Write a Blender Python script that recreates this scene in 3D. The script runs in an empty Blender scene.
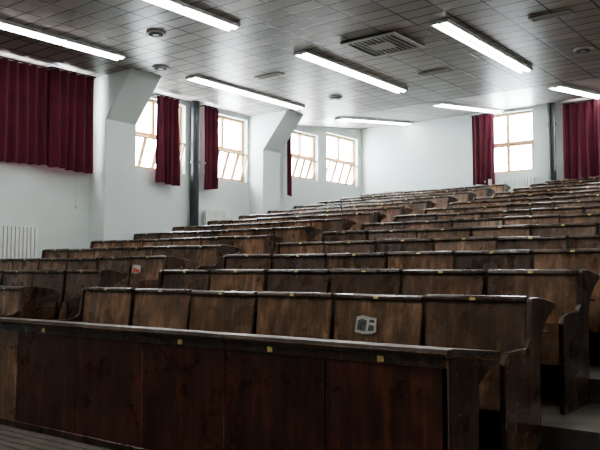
import bpy, bmesh, math, random
from mathutils import Vector, Matrix
random.seed(7)
sc = bpy.context.scene
D = bpy.data
try:
    sc.view_settings.look = 'AgX - Medium High Contrast'
except Exception as e:
    print('look', e)

# ------------------------------------------------------------------ materials
def new_mat(name):
    m = D.materials.new(name); m.use_nodes = True
    nt = m.node_tree
    return m, nt, nt.nodes['Principled BSDF']

def plain(name, col, rough=0.5, metal=0.0, emis=None, es=0.0, var=0.08, scale=6.0, bump=0.0):
    m, nt, b = new_mat(name)
    n = nt.nodes.new('ShaderNodeTexNoise'); n.inputs['Scale'].default_value = scale
    n.inputs['Detail'].default_value = 6
    tc = nt.nodes.new('ShaderNodeTexCoord'); nt.links.new(tc.outputs['Object'], n.inputs['Vector'])
    r = nt.nodes.new('ShaderNodeValToRGB')
    r.color_ramp.elements[0].position = 0.3; r.color_ramp.elements[1].position = 0.7
    r.color_ramp.elements[0].color = [c*(1-var) for c in col]+[1]
    r.color_ramp.elements[1].color = [min(1, c*(1+var)) for c in col]+[1]
    nt.links.new(n.outputs['Fac'], r.inputs['Fac'])
    nt.links.new(r.outputs['Color'], b.inputs['Base Color'])
    b.inputs['Roughness'].default_value = rough
    b.inputs['Metallic'].default_value = metal
    if emis:
        b.inputs['Emission Color'].default_value = list(emis)+[1]
        b.inputs['Emission Strength'].default_value = es
    if bump:
        bp = nt.nodes.new('ShaderNodeBump'); bp.inputs['Strength'].default_value = bump
        nt.links.new(n.outputs['Fac'], bp.inputs['Height']); nt.links.new(bp.outputs['Normal'], b.inputs['Normal'])
    return m

def wood(name, cols, pos=(0.25, 0.5, 0.78), rlo=0.18, rhi=0.5, cell=0.75, cellvar=(0.6, 1.5), grain=(7, 7, 0.8), coat=0.3, wear=(0.25, 0.17, 0.11), wearamt=0.65):
    m, nt, b = new_mat(name)
    L = nt.links.new
    tc = nt.nodes.new('ShaderNodeTexCoord'); oi = nt.nodes.new('ShaderNodeObjectInfo')
    mul = nt.nodes.new('ShaderNodeMath'); mul.operation = 'MULTIPLY'; mul.inputs[1].default_value = 53.0
    L(oi.outputs['Random'], mul.inputs[0])
    add = nt.nodes.new('ShaderNodeVectorMath'); add.operation = 'ADD'
    L(tc.outputs['Object'], add.inputs[0]); L(mul.outputs[0], add.inputs[1])
    mp = nt.nodes.new('ShaderNodeMapping'); mp.inputs['Scale'].default_value = grain
    L(add.outputs[0], mp.inputs['Vector'])
    n = nt.nodes.new('ShaderNodeTexNoise'); n.inputs['Scale'].default_value = 2.2; n.inputs['Detail'].default_value = 10
    n.inputs['Roughness'].default_value = 0.7; n.inputs['Distortion'].default_value = 0.12
    L(mp.outputs[0], n.inputs['Vector'])
    r = nt.nodes.new('ShaderNodeValToRGB'); e = r.color_ramp.elements
    e[0].position = pos[0]; e[0].color = list(cols[0])+[1]
    e[1].position = pos[2]; e[1].color = list(cols[2])+[1]
    k = e.new(pos[1]); k.color = list(cols[1])+[1]
    L(n.outputs['Fac'], r.inputs['Fac'])
    sx = nt.nodes.new('ShaderNodeSeparateXYZ'); L(tc.outputs['Object'], sx.inputs[0])
    dv = nt.nodes.new('ShaderNodeMath'); dv.operation = 'DIVIDE'; dv.inputs[1].default_value = cell
    L(sx.outputs['X'], dv.inputs[0])
    fl = nt.nodes.new('ShaderNodeMath'); fl.operation = 'FLOOR'; L(dv.outputs[0], fl.inputs[0])
    ad = nt.nodes.new('ShaderNodeMath'); ad.operation = 'ADD'; L(fl.outputs[0], ad.inputs[0]); L(mul.outputs[0], ad.inputs[1])
    wn = nt.nodes.new('ShaderNodeTexWhiteNoise'); wn.noise_dimensions = '1D'; L(ad.outputs[0], wn.inputs['W'])
    mr = nt.nodes.new('ShaderNodeMapRange'); mr.inputs['To Min'].default_value = cellvar[0]; mr.inputs['To Max'].default_value = cellvar[1]
    L(wn.outputs['Value'], mr.inputs['Value'])
    nb = nt.nodes.new('ShaderNodeTexNoise'); nb.inputs['Scale'].default_value = 2.6; nb.inputs['Detail'].default_value = 8
    nb.inputs['Roughness'].default_value = 0.7
    L(add.outputs[0], nb.inputs['Vector'])
    mb = nt.nodes.new('ShaderNodeMapRange'); mb.inputs['From Min'].default_value = 0.3; mb.inputs['From Max'].default_value = 0.72
    mb.inputs['To Min'].default_value = 0.45; mb.inputs['To Max'].default_value = 1.65
    L(nb.outputs['Fac'], mb.inputs['Value'])
    mm = nt.nodes.new('ShaderNodeMath'); mm.operation = 'MULTIPLY'; L(mr.outputs[0], mm.inputs[0]); L(mb.outputs[0], mm.inputs[1])
    mx = nt.nodes.new('ShaderNodeVectorMath'); mx.operation = 'SCALE'
    L(r.outputs['Color'], mx.inputs[0]); L(mm.outputs[0], mx.inputs['Scale'])
    mp2 = nt.nodes.new('ShaderNodeMapping'); mp2.inputs['Scale'].default_value = (22, 22, 6)
    L(add.outputs[0], mp2.inputs['Vector'])
    ns = nt.nodes.new('ShaderNodeTexNoise'); ns.inputs['Scale'].default_value = 1.0; ns.inputs['Detail'].default_value = 8
    ns.inputs['Roughness'].default_value = 0.75
    L(mp2.outputs[0], ns.inputs['Vector'])
    ms = nt.nodes.new('ShaderNodeMapRange'); ms.inputs['From Min'].default_value = 0.59; ms.inputs['From Max'].default_value = 0.71
    ms.inputs['To Min'].default_value = 0.0; ms.inputs['To Max'].default_value = wearamt
    L(ns.outputs['Fac'], ms.inputs['Value'])
    mixc = nt.nodes.new('ShaderNodeMix'); mixc.data_type = 'RGBA'
    L(ms.outputs[0], mixc.inputs[0]); L(mx.outputs[0], mixc.inputs[6]); mixc.inputs[7].default_value = list(wear)+[1]
    L(mixc.outputs[2], b.inputs['Base Color'])
    n2 = nt.nodes.new('ShaderNodeTexNoise'); n2.inputs['Scale'].default_value = 5; n2.inputs['Detail'].default_value = 8
    L(add.outputs[0], n2.inputs['Vector'])
    mr2 = nt.nodes.new('ShaderNodeMapRange'); mr2.inputs['From Min'].default_value = 0.35; mr2.inputs['From Max'].default_value = 0.65
    mr2.inputs['To Min'].default_value = rlo; mr2.inputs['To Max'].default_value = rhi
    L(n2.outputs['Fac'], mr2.inputs['Value']); L(mr2.outputs[0], b.inputs['Roughness'])
    b.inputs['Coat Weight'].default_value = coat; b.inputs['Coat Roughness'].default_value = 0.25
    bp = nt.nodes.new('ShaderNodeBump'); bp.inputs['Strength'].default_value = 0.2; bp.inputs['Distance'].default_value = 0.01
    L(nb.outputs['Fac'], bp.inputs['Height']); L(bp.outputs['Normal'], b.inputs['Normal'])
    return m

M = {}
M['back'] = wood('seat_back_wood', [(0.026, 0.013, 0.007), (0.110, 0.058, 0.031), (0.32, 0.18, 0.10)], cellvar=(0.5, 1.7))
M['rail'] = wood('varnished_desk_top', [(0.012, 0.007, 0.005), (0.045, 0.027, 0.017), (0.16, 0.10, 0.064)], rlo=0.14, rhi=0.42, grain=(0.7, 6, 6), coat=0.5)
M['fronttop'] = wood('dull_front_desk_top', [(0.008, 0.005, 0.004), (0.022, 0.013, 0.009), (0.08, 0.05, 0.034)], rlo=0.4, rhi=0.65, grain=(0.7, 6, 6), coat=0.08)
M['end'] = wood('bench_end_wood', [(0.014, 0.008, 0.005), (0.040, 0.022, 0.014), (0.12, 0.068, 0.043)], cell=50)
M['front'] = wood('mahogany_front_panel', [(0.009, 0.003, 0.002), (0.044, 0.011, 0.006), (0.14, 0.040, 0.020)], rlo=0.25, rhi=0.5, cellvar=(0.6, 1.4), coat=0.2, wear=(0.13, 0.06, 0.035), wearamt=0.45)
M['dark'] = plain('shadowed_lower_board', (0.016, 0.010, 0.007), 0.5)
M['tag'] = plain('brass_number_tag', (0.62, 0.48, 0.20), 0.4, var=0.4, scale=60)
M['metal'] = plain('dark_iron', (0.02, 0.02, 0.022), 0.45, 0.6)
M['wall'] = plain('painted_plaster', (0.54, 0.60, 0.59), 0.78, var=0.05, scale=1.2, bump=0.02)
M['pipe'] = plain('dark_pipe_paint', (0.010, 0.014, 0.017), 0.4)
M['white'] = plain('white_enamel', (0.64, 0.66, 0.64), 0.4)
M['frame'] = plain('window_frame_paint', (0.46, 0.30, 0.15), 0.5)
M['curtain'] = plain('crimson_velvet', (0.075, 0.003, 0.016), 0.9, var=0.25, scale=3)
M['curtain'].node_tree.nodes['Principled BSDF'].inputs['Sheen Weight'].default_value = 0.12
M['tube'] = plain('fluorescent_tube', (0.9, 0.95, 1), 0.4, emis=(0.99, 0.98, 0.95), es=24.0)
M['vent'] = plain('vent_grille', (0.42, 0.41, 0.37), 0.5, 0.1)
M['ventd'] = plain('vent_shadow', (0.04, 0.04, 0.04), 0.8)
M['paper'] = plain('torn_paper', (0.55, 0.54, 0.51), 0.8, var=0.15, scale=28)
M['print'] = plain('grey_print', (0.10, 0.10, 0.09), 0.8, var=0.8, scale=40)
M['red'] = plain('pink_print', (0.50, 0.10, 0.08), 0.7, var=0.5, scale=20)
M['floor'] = plain('worn_floor', (0.080, 0.070, 0.060), 0.45, var=0.5, scale=4, bump=0.05)
M['strip'] = plain('worn_edge_strip', (0.17, 0.145, 0.13), 0.5, var=0.3, scale=10)

# ceiling panels
m, nt, b = new_mat('metal_ceiling_panels')
tc = nt.nodes.new('ShaderNodeTexCoord')
br = nt.nodes.new('ShaderNodeTexBrick'); br.offset = 0.0; br.squash = 1.0
br.inputs['Scale'].default_value = 1.0; br.inputs['Brick Width'].default_value = 0.6; br.inputs['Row Height'].default_value = 0.3
br.inputs['Mortar Size'].default_value = 0.018; br.inputs['Mortar Smooth'].default_value = 0.2
br.inputs['Color1'].default_value = (0.30, 0.285, 0.255, 1); br.inputs['Color2'].default_value = (0.41, 0.39, 0.35, 1)
br.inputs['Mortar'].default_value = (0.022, 0.022, 0.021, 1)
nt.links.new(tc.outputs['Object'], br.inputs['Vector'])
nt.links.new(br.outputs['Color'], b.inputs['Base Color'])
b.inputs['Roughness'].default_value = 0.38; b.inputs['Metallic'].default_value = 0.15
bp = nt.nodes.new('ShaderNodeBump'); bp.invert = True; bp.inputs['Strength'].default_value = 0.5; bp.inputs['Distance'].default_value = 0.02
nt.links.new(br.outputs['Fac'], bp.inputs['Height']); nt.links.new(bp.outputs['Normal'], b.inputs['Normal'])
M['ceil'] = m

# window glass : thin
m, nt, b = new_mat('window_glass')
tr = nt.nodes.new('ShaderNodeBsdfTransparent'); tr.inputs[0].default_value = (0.93, 0.96, 0.97, 1)
gl = nt.nodes.new('ShaderNodeBsdfGlossy'); gl.inputs['Roughness'].default_value = 0.03
mx = nt.nodes.new('ShaderNodeMixShader'); mx.inputs[0].default_value = 0.07
nt.links.new(tr.outputs[0], mx.inputs[1]); nt.links.new(gl.outputs[0], mx.inputs[2])
nt.links.new(mx.outputs[0], nt.nodes['Material Output'].inputs['Surface'])
M['glass'] = m

# ------------------------------------------------------------------ builder
class B:
    def __init__(s):
        s.v = []; s.f = []; s.m = []; s.mats = []
    def mi(s, k):
        if k not in s.mats: s.mats.append(k)
        return s.mats.index(k)
    def add(s, vs, fs, k, mat=None):
        o = len(s.v)
        for p in vs:
            p = Vector(p)
            if mat is not None: p = mat @ p
            s.v.append(p)
        for f in fs:
            s.f.append([i+o for i in f]); s.m.append(s.mi(k))
    def box(s, x0, x1, y0, y1, z0, z1, k, mat=None):
        vs = [(x0,y0,z0),(x1,y0,z0),(x1,y1,z0),(x0,y1,z0),(x0,y0,z1),(x1,y0,z1),(x1,y1,z1),(x0,y1,z1)]
        s.add(vs, [(0,3,2,1),(4,5,6,7),(0,1,5,4),(1,2,6,5),(2,3,7,6),(3,0,4,7)], k, mat)
    def prism_x(s, poly, x0, x1, k, mat=None):
        n = len(poly)
        vs = [(x0,p[0],p[1]) for p in poly]+[(x1,p[0],p[1]) for p in poly]
        fs = [tuple(range(n))[::-1], tuple(range(n, 2*n))]
        for i in range(n):
            j = (i+1) % n; fs.append((i, j, j+n, i+n))
        s.add(vs, fs, k, mat)
    def prism_y(s, poly, y0, y1, k, mat=None):
        n = len(poly)
        vs = [(p[0],y0,p[1]) for p in poly]+[(p[0],y1,p[1]) for p in poly]
        fs = [tuple(range(n)), tuple(range(n, 2*n))[::-1]]
        for i in range(n):
            j = (i+1) % n; fs.append((j, i, i+n, j+n))
        s.add(vs, fs, k, mat)
    def cyl(s, c, r, h, k, axis='Z', n=16):
        vs = []
        for t in (0, h):
            for i in range(n):
                a = 2*math.pi*i/n; p, q = r*math.cos(a), r*math.sin(a)
                if axis == 'Z': vs.append((c[0]+p, c[1]+q, c[2]+t))
                elif axis == 'Y': vs.append((c[0]+q, c[1]+t, c[2]+p))
                else: vs.append((c[0]+t, c[1]+p, c[2]+q))
        fs = [tuple(range(n))[::-1], tuple(range(n, 2*n))]
        for i in range(n):
            j = (i+1) % n; fs.append((i, j, j+n, i+n))
        s.add(vs, fs, k)
    def mesh(s, name, bevel=0.0):
        me = D.meshes.new(name)
        me.from_pydata([tuple(p) for p in s.v], [], s.f)
        for k in s.mats: me.materials.append(M[k])
        me.polygons.foreach_set('material_index', s.m)
        bm = bmesh.new(); bm.from_mesh(me)
        bmesh.ops.recalc_face_normals(bm, faces=bm.faces)
        if bevel: bmesh.ops.bevel(bm, geom=list(bm.edges), offset=bevel, segments=1, affect='EDGES', clamp_overlap=True)
        bm.to_mesh(me); bm.free(); me.update()
        return me
def obj(name, me, loc=(0,0,0), rot=(0,0,0)):
    o = D.objects.new(name, me); o.location = loc; o.rotation_euler = rot
    sc.collection.objects.link(o); return o

# ------------------------------------------------------------------ layout constants
EYE = 1.24
XL, XR, YF, YB = -11.9, 4.2, -4.0, 18.4
ZC = 4.93; YFOLD = 14.8; ZB = 5.36
slope = (ZB-ZC)/(YB-YFOLD)
def ceil_z(y): return ZC if y < YFOLD else ZC+(y-YFOLD)*slope
ROWS = list(range(2, 16))
def row_y(k): return 3.4 if k == 1 else 4.61+(k-2)*1.0
def row_z(k): return 0.0 if k == 1 else 0.10+0.175*(k-2)

# floor (stepped)
b = B()
b.box(XL-0.3, XR+0.3, YF-0.3, YB+0.3, -0.3, 0.0, 'floor')
for k in ROWS:
    y0 = row_y(k-1)+0.06; y1 = YB+0.3 if k == 15 else row_y(k)+0.06
    b.box(XL-0.3, XR+0.3, y0, y1, 0.0, row_z(k), 'floor')
obj('floor', b.mesh('floor'))

# edge strips in front of the first desk
b = B()
for i in range(7):
    y = 3.32-i*0.095
    b.box(-11.5, -1.62, y-0.075, y, 0.0, 0.022, 'strip')
    b.box(-11.5, -1.62, y-0.095, y-0.075, 0.0, 0.008, 'dark')
obj('trim_1', b.mesh('trim_1', 0.002))

# ceiling
b = B()
T = 0.12
b.prism_x([(YF-0.3, ZC), (YFOLD, ZC), (YB+0.3, ceil_z(YB+0.3)), (YB+0.3, ceil_z(YB+0.3)+T), (YFOLD, ZC+T), (YF-0.3, ZC+T)], XL-0.4, XR+0.3, 'ceil')
obj('ceiling', b.mesh('ceiling'))

# walls with openings -----------------------------------------------------
def wall(name, axis, pos, thick, a0, a1, z1, ops):
    b = B()
    cuts = sorted(set([a0, a1]+[o[0] for o in ops]+[o[1] for o in ops]))
    p0, p1 = min(pos, pos+thick), max(pos, pos+thick)
    def put(u0, u1, za, zb):
        if zb-za < 1e-4: return
        if axis == 'Y': b.box(p0, p1, u0, u1, za, zb, 'wall')
        else: b.box(u0, u1, p0, p1, za, zb, 'wall')
    for u0, u1 in zip(cuts[:-1], cuts[1:]):
        mid = (u0+u1)/2; o = [q for q in ops if q[0] < mid < q[1]]
        if not o: put(u0, u1, -0.3, z1)
        else:
            put(u0, u1, -0.3, o[0][2]); put(u0, u1, o[0][3], z1)
    return obj(name, b.mesh(name))
LW = [(0.9, 3.9, 3.29, 4.80), (5.4, 8.6, 3.29, 4.80), (9.75, 11.35, 3.29, 4.82), (11.95, 13.38, 3.29, 4.82), (15.0, 16.25, 3.6, 4.86), (16.65, 18.2, 3.62, 5.02)]
BW = [(-8.2, -6.78, 3.70, 5.28), (-5.88, -4.4, 3.70, 5.28)]
wall('wall_left', 'Y', XL, -0.3, YF-0.3, YB+0.3, 5.6, LW)
wall('wall_back', 'X', YB, 0.3, XL, XR, 5.6, BW)
wall('wall_right', 'Y', XR, 0.3, YF-0.3, YB+0.3, 5.6, [])
wall('wall_front', 'X', YF, -0.3, XL, XR, 5.6, [])

# windows ------------------------------------------------------------------
def window(idx, axis, pos, a0, a1, z0, z1, cols, tilt=True):
    b = B(); w = a1-a0; h = z1-z0; t = 0.06
    b.box(0, t, 0, 0.09, 0, h, 'frame'); b.box(w-t, w, 0, 0.09, 0, h, 'frame')
    b.box(t, w-t, 0, 0.09, 0, t, 'frame'); b.box(t, w-t, 0, 0.09, h-t, h, 'frame')
    hm = h*0.5
    b.box(t, w-t, -0.005, 0.085, hm-0.04, hm+0.04, 'frame')
    cw = (w-2*t)/cols
    for c in range(cols):
        x0 = t+c*cw; x1 = x0+cw
        if c: b.box(x0-0.035, x0+0.035, 0.002, 0.085, hm if tilt else t, h-t, 'frame')
        b.box(x0+0.025, x1-0.025, 0.04, 0.046, hm+0.03, h-t, 'glass')
    lc = cols*2 if tilt else cols
    lw = (w-2*t)/lc
    for c in range(lc):
        x0 = t+c*lw; x1 = x0+lw
        ang = math.radians(20 if tilt else 0)
        mt = Matrix.Translation((0, 0.03, t)) @ Matrix.Rotation(ang, 4, 'X')
        sh = hm-0.04-t; s = 0.034
        xa, xb = x0+0.006, x1-0.006
        b.box(xa, xa+s, -0.015, 0.02, 0, sh, 'frame', mt); b.box(xb-s, xb, -0.015, 0.02, 0, sh, 'frame', mt)
        b.box(xa+s, xb-s, -0.015, 0.02, 0, s, 'frame', mt); b.box(xa+s, xb-s, -0.015, 0.02, sh-s, sh, 'frame', mt)
        b.box(xa+s, xb-s, 0.0, 0.005, s, sh-s, 'glass', mt)
        b.box((xa+xb)/2-0.02, (xa+xb)/2+0.02, -0.03, -0.015, sh-0.05, sh-0.02, 'metal', mt)
    b.box(0.0, w, -0.11, 0.0, 0.0, 0.03, 'white')
    me = b.mesh('window_%d' % idx, 0.003)
    if axis == 'Y': obj('window_%d' % idx, me, (pos-0.12, a0, z0), (0, 0, math.pi/2))
    else: obj('window_%d' % idx, me, (a0, pos+0.12, z0))
    L = D.lights.new('window_portal', 'AREA'); L.shape = 'RECTANGLE'; L.size = w; L.size_y = h
    L.cycles.is_portal = True
    lo = D.objects.new('window_portal', L); sc.collection.objects.link(lo)
    if axis == 'Y':
        lo.location = (pos-0.28, (a0+a1)/2, (z0+z1)/2); lo.rotation_euler = (math.pi/2, 0, -math.pi/2)
    else:
        lo.location = ((a0+a1)/2, pos+0.28, (z0+z1)/2); lo.rotation_euler = (-math.pi/2, 0, 0)
for i, o_ in enumerate(LW): window(i+1, 'Y', XL, *o_, cols=2 if o_[1]-o_[0] < 2 else 4)
for i, o_ in enumerate(BW): window(i+7, 'X', YB, *o_, cols=2, tilt=False)

# curtains -----------------------------------------------------------------
def curtain(axis, pos, a0, a1, z0, z1, folds, inset=0.16, amp=0.055):
    b = B(); n = int(folds*10); rows = 8; w = a1-a0
    vs = []; fs = []
    ph = random.random()*6
    for j in range(rows+1):
        t = j/rows; z = z1+(z0-z1)*t
        for i in range(n+1):
            s = i/n
            a = amp*(0.55+0.55*t)
            dy = a*math.sin(2*math.pi*folds*s+ph)+0.35*a*math.sin(2*math.pi*folds*0.37*s+2*t+ph)
            flare = 0.03*t*math.sin(7*s+ph)
            vs.append((s*w+flare*(0 if i in (0, n) else 1), dy, z+0.02*math.sin(5*s+ph)*t))
    for j in range(rows):
        for i in range(n):
            q = j*(n+1)+i; fs.append((q, q+1, q+n+2, q+n+1))
    b.add(vs, fs, 'curtain')
    vs2 = [(v[0], v[1]+0.012, v[2]) for v in vs]
    b.add(vs2, [f[::-1] for f in fs], 'curtain')
    b.cyl((-0.02, 0.0, z1+0.015), 0.014, w+0.04, 'metal', 'X', 8)
    for q in (0.0, w): b.box(q-0.012, q+0.012, 0.0, inset-0.01, z1+0.005, z1+0.025, 'metal')
    me = b.mesh('curtain')
    for p in me.polygons: p.use_smooth = True
    if axis == 'Y': obj('curtain', me, (pos+inset, a0, 0), (0, 0, math.pi/2))
    else: obj('curtain', me, (a0, pos-inset, 0))
curtain('Y', XL, 5.2, 8.03, 3.1, 4.85, 15)
curtain('Y', XL, 7.80, 8.72, 3.05, 4.85, 5, inset=0.30)
curtain('Y', XL, 0.8, 4.0, 3.1, 4.85, 14)
curtain('Y', XL, 10.38, 10.98, 3.03, 4.85, 4, inset=0.2)
curtain('Y', XL, 11.72, 12.15, 3.03, 4.85, 3, inset=0.22)
curtain('Y', XL, 14.72, 14.86, 3.1, 4.8, 1, inset=0.2)
curtain('X', YB, -8.36, -7.74, 3.44, 5.26, 4)
curtain('X', YB, -5.98, -5.07, 3.44, 5.26, 5)
curtain('X', YB, -5.2, -4.3, 3.44, 5.26, 5, inset=0.3)

# pillars with haunches
for (y0, y1) in [(4.25, 5.0), (8.88, 9.62), (13.45, 14.1)]:
    b = B(); xa = XL; xb = XL+0.44
    b.prism_y([(xa, 0), (xb, 0), (xb, ZC-0.85), (xb+0.72, ZC), (xa, ZC)], y0, y1, 'wall')
    obj('pillar', b.mesh('pillar', 0.006))

# dark pipes
def pipe(x, y, z0, z1):
    b = B(); b.cyl((0, 0, 0), 0.095, z1-z0, 'pipe', 'Z', 20)
    zz = 0.5
    while zz < z1-z0:
        b.cyl((0, 0, zz), 0.115, 0.06, 'pipe', 'Z', 20); zz += 1.9
    obj('drain_pipe', b.mesh('drain_pipe'), (x, y, z0))
pipe(XL+0.13, 11.52, row_z(8), ZC-0.002)
pipe(-6.27, YB-0.13, 2.375, ceil_z(YB-0.25)-0.002)

# radiators
def radiator(loc, n, h, rz=0):
    b = B()
    for i in range(n):
        x = i*0.075
        b.box(x, x+0.055, 0, 0.035, 0.08, h, 'white'); b.box(x, x+0.055, 0.075, 0.11, 0.08, h, 'white')
        b.box(x+0.01, x+0.045, 0.035, 0.075, h-0.06, h-0.01, 'white'); b.box(x+0.01, x+0.045, 0.035, 0.075, 0.08, 0.13, 'white')
    b.cyl((-0.05, 0.055, 0.12), 0.022, n*0.075+0.07, 'white', 'X', 10); b.cyl((-0.05, 0.055, h-0.05), 0.022, n*0.075+0.07, 'white', 'X', 10)
    b.box(0, n*0.075-0.02, 0.05, 0.06, 0.12, h-0.04, 'white')
    b.box(0.08, 0.11, 0.03, 0.08, 0, 0.09, 'white'); b.box(n*0.075-0.14, n*0.075-0.11, 0.03, 0.08, 0, 0.09, 'white')
    obj('radiator', b.mesh('radiator', 0.008), loc, (0, 0, rz))
radiator((XL+0.16, 6.72, row_z(4)), 13, 1.54, math.pi/2)
radiator((XL+0.16, 11.85, row_z(9)), 10, 1.25, math.pi/2)
radiator((-8.0, YB-0.16, row_z(15)), 17, 1.2)
radiator((-11.2, YB-0.16, row_z(15)), 8, 1.1)

# blind cord
b = B(); b.cyl((0, 0, 0), 0.004, 0.75, 'vent', 'Z', 6); b.cyl((0, 0, -0.05), 0.014, 0.05, 'vent', 'Z', 8)
obj('curtain_pull_cord', b.mesh('cord'), (XL+0.16, 8.45, 2.42))

# fluorescent lights
b = B(); Ll = 3.4; w = 0.27; Sg = Ll/3
b.box(-w/2, w/2, 0, Ll, 0.025, 0.04, 'white')
for s in (-1, 1): b.box(s*w/2-0.012, s*w/2+0.012, 0, Ll, -0.01, 0.04, 'white')
b.box(-w/2, w/2, -0.012, 0.012, -0.01, 0.04, 'white'); b.box(-w/2, w/2, Ll-0.012, Ll+0.012, -0.01, 0.04, 'white')
b.box(-0.014, 0.014, 0, Ll, -0.016, 0.03, 'vent')
for i in range(3):
    for s in (-1, 1):
        b.cyl((s*0.065, 0.03+i*Sg, 0.0), 0.034, Sg-0.06, 'tube', 'Y', 10)
for i in range(1, 3): b.box(-w/2, w/2, i*Sg-0.02, i*Sg+0.02, -0.01, 0.03, 'white')
fx = b.mesh('fluorescent_light_fixture')
for x in (-10.26, -7.63, -5.04, -2.42, 0.2, 2.8):
    for y in (-0.5, 4.85, 9.92):
        obj('fluorescent_light_fixture', fx, (x, y, ZC-0.041))
    obj('fluorescent_light_fixture', fx, (x, 14.9, ceil_z(14.9)-0.045), (math.atan(slope), 0, 0))

# ceiling vents
b = B(); S = 0.5
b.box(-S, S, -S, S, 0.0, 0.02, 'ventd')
def ring(b, o, i, z0, z1, k):
    b.box(-o, o, -o, -i, z0, z1, k); b.box(-o, o, i, o, z0, z1, k); b.box(-o, -i, -i, i, z0, z1, k); b.box(i, o, -i, i, z0, z1, k)
ring(b, S, S-0.08, -0.02, 0.0, 'vent')
for i in range(9):
    x = -0.34+i*0.085
    b.box(x-0.018, x+0.018, -0.41, 0.41, -0.016, 0.0, 'vent')
b.box(-0.2, 0.2, -0.16, 0.16, -0.024, -0.016, 'vent')
obj('ceiling_air_vent', b.mesh('ceiling_air_vent'), (-6.3, 10.4, ZC-0.022))
b = B()
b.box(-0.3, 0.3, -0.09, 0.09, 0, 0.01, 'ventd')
b.box(-0.3, 0.3, -0.09, -0.07, -0.012, 0, 'vent'); b.box(-0.3, 0.3, 0.07, 0.09, -0.012, 0, 'vent')
b.box(-0.3, -0.28, -0.07, 0.07, -0.012, 0, 'vent'); b.box(0.28, 0.3, -0.07, 0.07, -0.012, 0, 'vent')
for i in range(3): b.box(-0.28, 0.28, -0.045+i*0.04, -0.035+i*0.04, -0.012, 0, 'vent')
sv = b.mesh('slot_vent')
for p in [(-9.05, 10.8), (-6.45, 12.5), (-3.65, 10.7)]: obj('slot_air_vent', sv, (p[0], p[1], ZC-0.011))
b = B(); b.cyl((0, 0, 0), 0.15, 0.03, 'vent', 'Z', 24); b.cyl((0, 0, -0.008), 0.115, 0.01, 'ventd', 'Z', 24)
b.cyl((0, 0, -0.012), 0.05, 0.01, 'vent', 'Z', 16)
sp = b.mesh('ceiling_speaker')
for p in [(-8.8, 7.75), (-9.1, 13.05), (-3.8, 12.7), (-10.25, 9.15)]: obj('ceiling_speaker', sp, (p[0], p[1], ZC-0.031))

# benches --------------------------------------------------------------------
def end_panel(b, x0, x1):
    b.prism_x([(-0.50, 0), (-0.50, 0.60), (-0.47, 0.655), (-0.42, 0.67), (-0.17, 0.67), (-0.10, 0.72), (-0.07, 0.945), (-0.05, 0.965), (0.05, 0.968), (0.34, 0.925), (0.35, 0.90), (0.20, 0.83), (0.09, 0.74), (0.055, 0.62), (0.055, 0)], x0, x1, 'end')
def bench_mesh(n, p, seed):
    rnd = random.Random(seed)
    b = B(); W = n*p
    end_panel(b, 0, 0.035); end_panel(b, W-0.035, W)
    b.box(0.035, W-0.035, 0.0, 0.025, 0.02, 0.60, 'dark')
    b.box(0.035, W-0.035, -0.02, 0.045, 0.935, 0.962, 'rail')
    b.prism_x([(0.045, 0.935), (0.045, 0.962), (0.40, 0.910), (0.40, 0.883)], 0.035, W-0.035, 'rail')
    b.prism_x([(0.06, 0.74), (0.06, 0.755), (0.33, 0.74), (0.33, 0.725)], 0.035, W-0.035, 'dark')
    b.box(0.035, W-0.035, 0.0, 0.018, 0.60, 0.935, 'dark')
    for i in range(n):
        g = 0.018
        xa = i*p+g+(0.025 if i == 0 else 0); xb = (i+1)*p-g-(0.025 if i == n-1 else 0)
        lean = math.radians(-8+rnd.uniform(-1.5, 1.5))
        mt = Matrix.Translation((0, -0.10, 0.43)) @ Matrix.Rotation(lean, 4, 'X')
        h = 0.515+rnd.uniform(-0.008, 0.008)
        poly = [(xa+0.02, 0), (xb-0.02, 0), (xb-0.008, 0.08), (xb, h-0.03), (xb-0.03, h), (xa+0.03, h), (xa, h-0.03), (xa+0.008, 0.08)]
        b.prism_y(poly, -0.012, 0.012, 'back', mt)
        cap = [(-0.030, h-0.016), (-0.036, h-0.004), (-0.034, h+0.012), (-0.022, h+0.024), (-0.004, h+0.028), (0.016, h+0.022), (0.018, h-0.002), (-0.012, h-0.002), (-0.014, h-0.016)]
        b.prism_x(cap, xa+0.002, xb-0.002, 'rail', mt)
        up = math.radians(-14+rnd.uniform(-3, 3))
        ms = Matrix.Translation((0, -0.20, 0.28)) @ Matrix.Rotation(up, 4, 'X')
        b.box(xa+0.03, xb-0.03, -0.012, 0.012, 0.0, 0.30, 'back', ms)
        if i:
            x = i*p
            b.prism_x([(-0.20, 0.0), (-0.16, 0.0), (-0.12, 0.26), (0.0, 0.30), (0.0, 0.36), (-0.19, 0.32)], x-0.018, x+0.018, 'metal')
            b.prism_x([(0.03, 0.66), (0.03, 0.93), (0.34, 0.88), (0.32, 0.86)], x-0.012, x+0.012, 'dark')
            b.box(x-0.02, x+0.02, -0.035, 0.0, 0.45, 0.93, 'end')
        xm = (xa+xb)/2
        b.box(xm-0.022, xm+0.022, -0.040, -0.036, h-0.010, h+0.012, 'tag', mt)
    return b.mesh('lecture_bench', 0.003)
mc = [bench_mesh(6, 0.75, s) for s in range(4)]
ml = [bench_mesh(6, 0.70, s+10) for s in range(4)]
for k in ROWS:
    obj('lecture_bench', mc[k % 4], (-6.2, row_y(k), row_z(k)))
    obj('lecture_bench', ml[(k+1) % 4], (-11.4, row_y(k), row_z(k)))
    obj('lecture_bench', ml[(k+2) % 4], (-0.7, row_y(k), row_z(k)))

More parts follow.
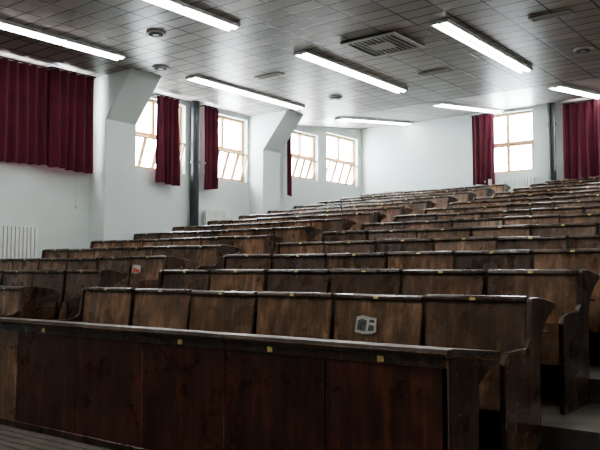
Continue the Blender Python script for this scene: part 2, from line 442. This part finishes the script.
# front desk
def front_desk(n, p):
    b = B(); W = n*p; H = 0.85
    for i in range(n):
        xa = i*p+0.005; xb = (i+1)*p-0.005
        b.box(xa, xb, 0.0, 0.022, 0.05, H-0.035, 'front' if i else 'back')  # first panel's lit orange-brown look put into its colour with lighter seat wood
    for i in range(1, n):
        b.box(i*p-0.02, i*p+0.02, 0.02, 0.05, 0.0, H-0.04, 'dark')
    b.box(0, W, 0.022, 0.035, 0.05, H-0.05, 'dark')
    b.box(0, W, -0.006, 0.03, 0.0, 0.05, 'end')
    b.prism_x([(-0.035, H-0.045), (-0.04, H-0.02), (-0.03, H), (0.05, H), (0.62, H-0.06), (0.62, H-0.09), (0.05, H-0.045)], -0.01, W+0.012, 'fronttop')
    b.box(0, W, -0.014, 0.0, H-0.095, H-0.045, 'end')
    for x0 in (0, W-0.035):
        b.prism_x([(0.0, 0), (0.0, H-0.05), (0.05, H-0.05), (0.58, H-0.1), (0.36, H-0.22), (0.34, 0.12), (0.055, 0.12), (0.055, 0)], x0, x0+0.035, 'end')
    b.box(0.04, W-0.04, 0.06, 0.33, 0.6, 0.615, 'dark')
    for i in range(n):
        if i == 2: continue
        xm = (i+0.5)*p
        b.box(xm-0.023, xm+0.023, -0.020, -0.0135, H-0.088, H-0.052, 'tag')
    return b.mesh('front_row_desk', 0.003)
md = front_desk(6, 0.75); md2 = front_desk(6, 0.70)
obj('front_row_desk', md, (-6.2, 3.4, 0)); obj('front_row_desk', md2, (-11.4, 3.4, 0)); obj('front_row_desk', md2, (-0.7, 3.4, 0))

# printed paper scraps left on the seat backs
def paper(x, k, zl, red=False):
    b = B()
    pts = [(-0.088, -0.050), (-0.02, -0.062), (0.05, -0.06), (0.088, -0.045), (0.084, 0.052), (0.03, 0.058), (-0.03, 0.068), (-0.08, 0.058)]
    if red: pts = [(p[0]*0.95, p[1]*0.9) for p in pts]
    b.prism_y(pts, 0, 0.003, 'paper')
    if red:
        b.prism_y([(-0.07, -0.04), (0.07, -0.045), (0.06, -0.005), (-0.05, 0.02)], -0.003, -0.0005, 'red')
    else:
        b.prism_y([(-0.07, -0.035), (0.0, -0.045), (0.01, 0.03), (-0.03, 0.045), (-0.066, 0.03)], -0.003, -0.0005, 'print')
        b.prism_y([(0.022, -0.04), (0.07, -0.035), (0.066, 0.0), (0.03, 0.005)], -0.003, -0.0005, 'print')
        b.prism_y([(0.03, 0.02), (0.072, 0.018), (0.07, 0.036), (0.032, 0.04)], -0.003, -0.0005, 'print')
    y = -0.10-0.012+math.tan(math.radians(8))*(zl-0.43)-0.016
    obj('printed_paper_sheet', b.mesh('printed_paper'), (x, row_y(k)+y, row_z(k)+zl), (math.radians(-8), 0, 0))
paper(-2.90, 2, 0.75); paper(-7.75, 4, 0.8, True)

# ------------------------------------------------------------------ world + camera
w = D.worlds.new('World'); sc.world = w; w.use_nodes = True
bg = w.node_tree.nodes['Background']
bg.inputs['Color'].default_value = (0.90, 0.95, 1.0, 1); bg.inputs['Strength'].default_value = 50.0

cam = D.cameras.new('camera'); co = D.objects.new('camera', cam); sc.collection.objects.link(co)
cam.sensor_width = 36; cam.lens = 752/600*36; cam.clip_end = 200
co.location = (0, 0, EYE)
co.rotation_euler = (math.radians(93.42), 0, math.radians(37.6))
sc.camera = co
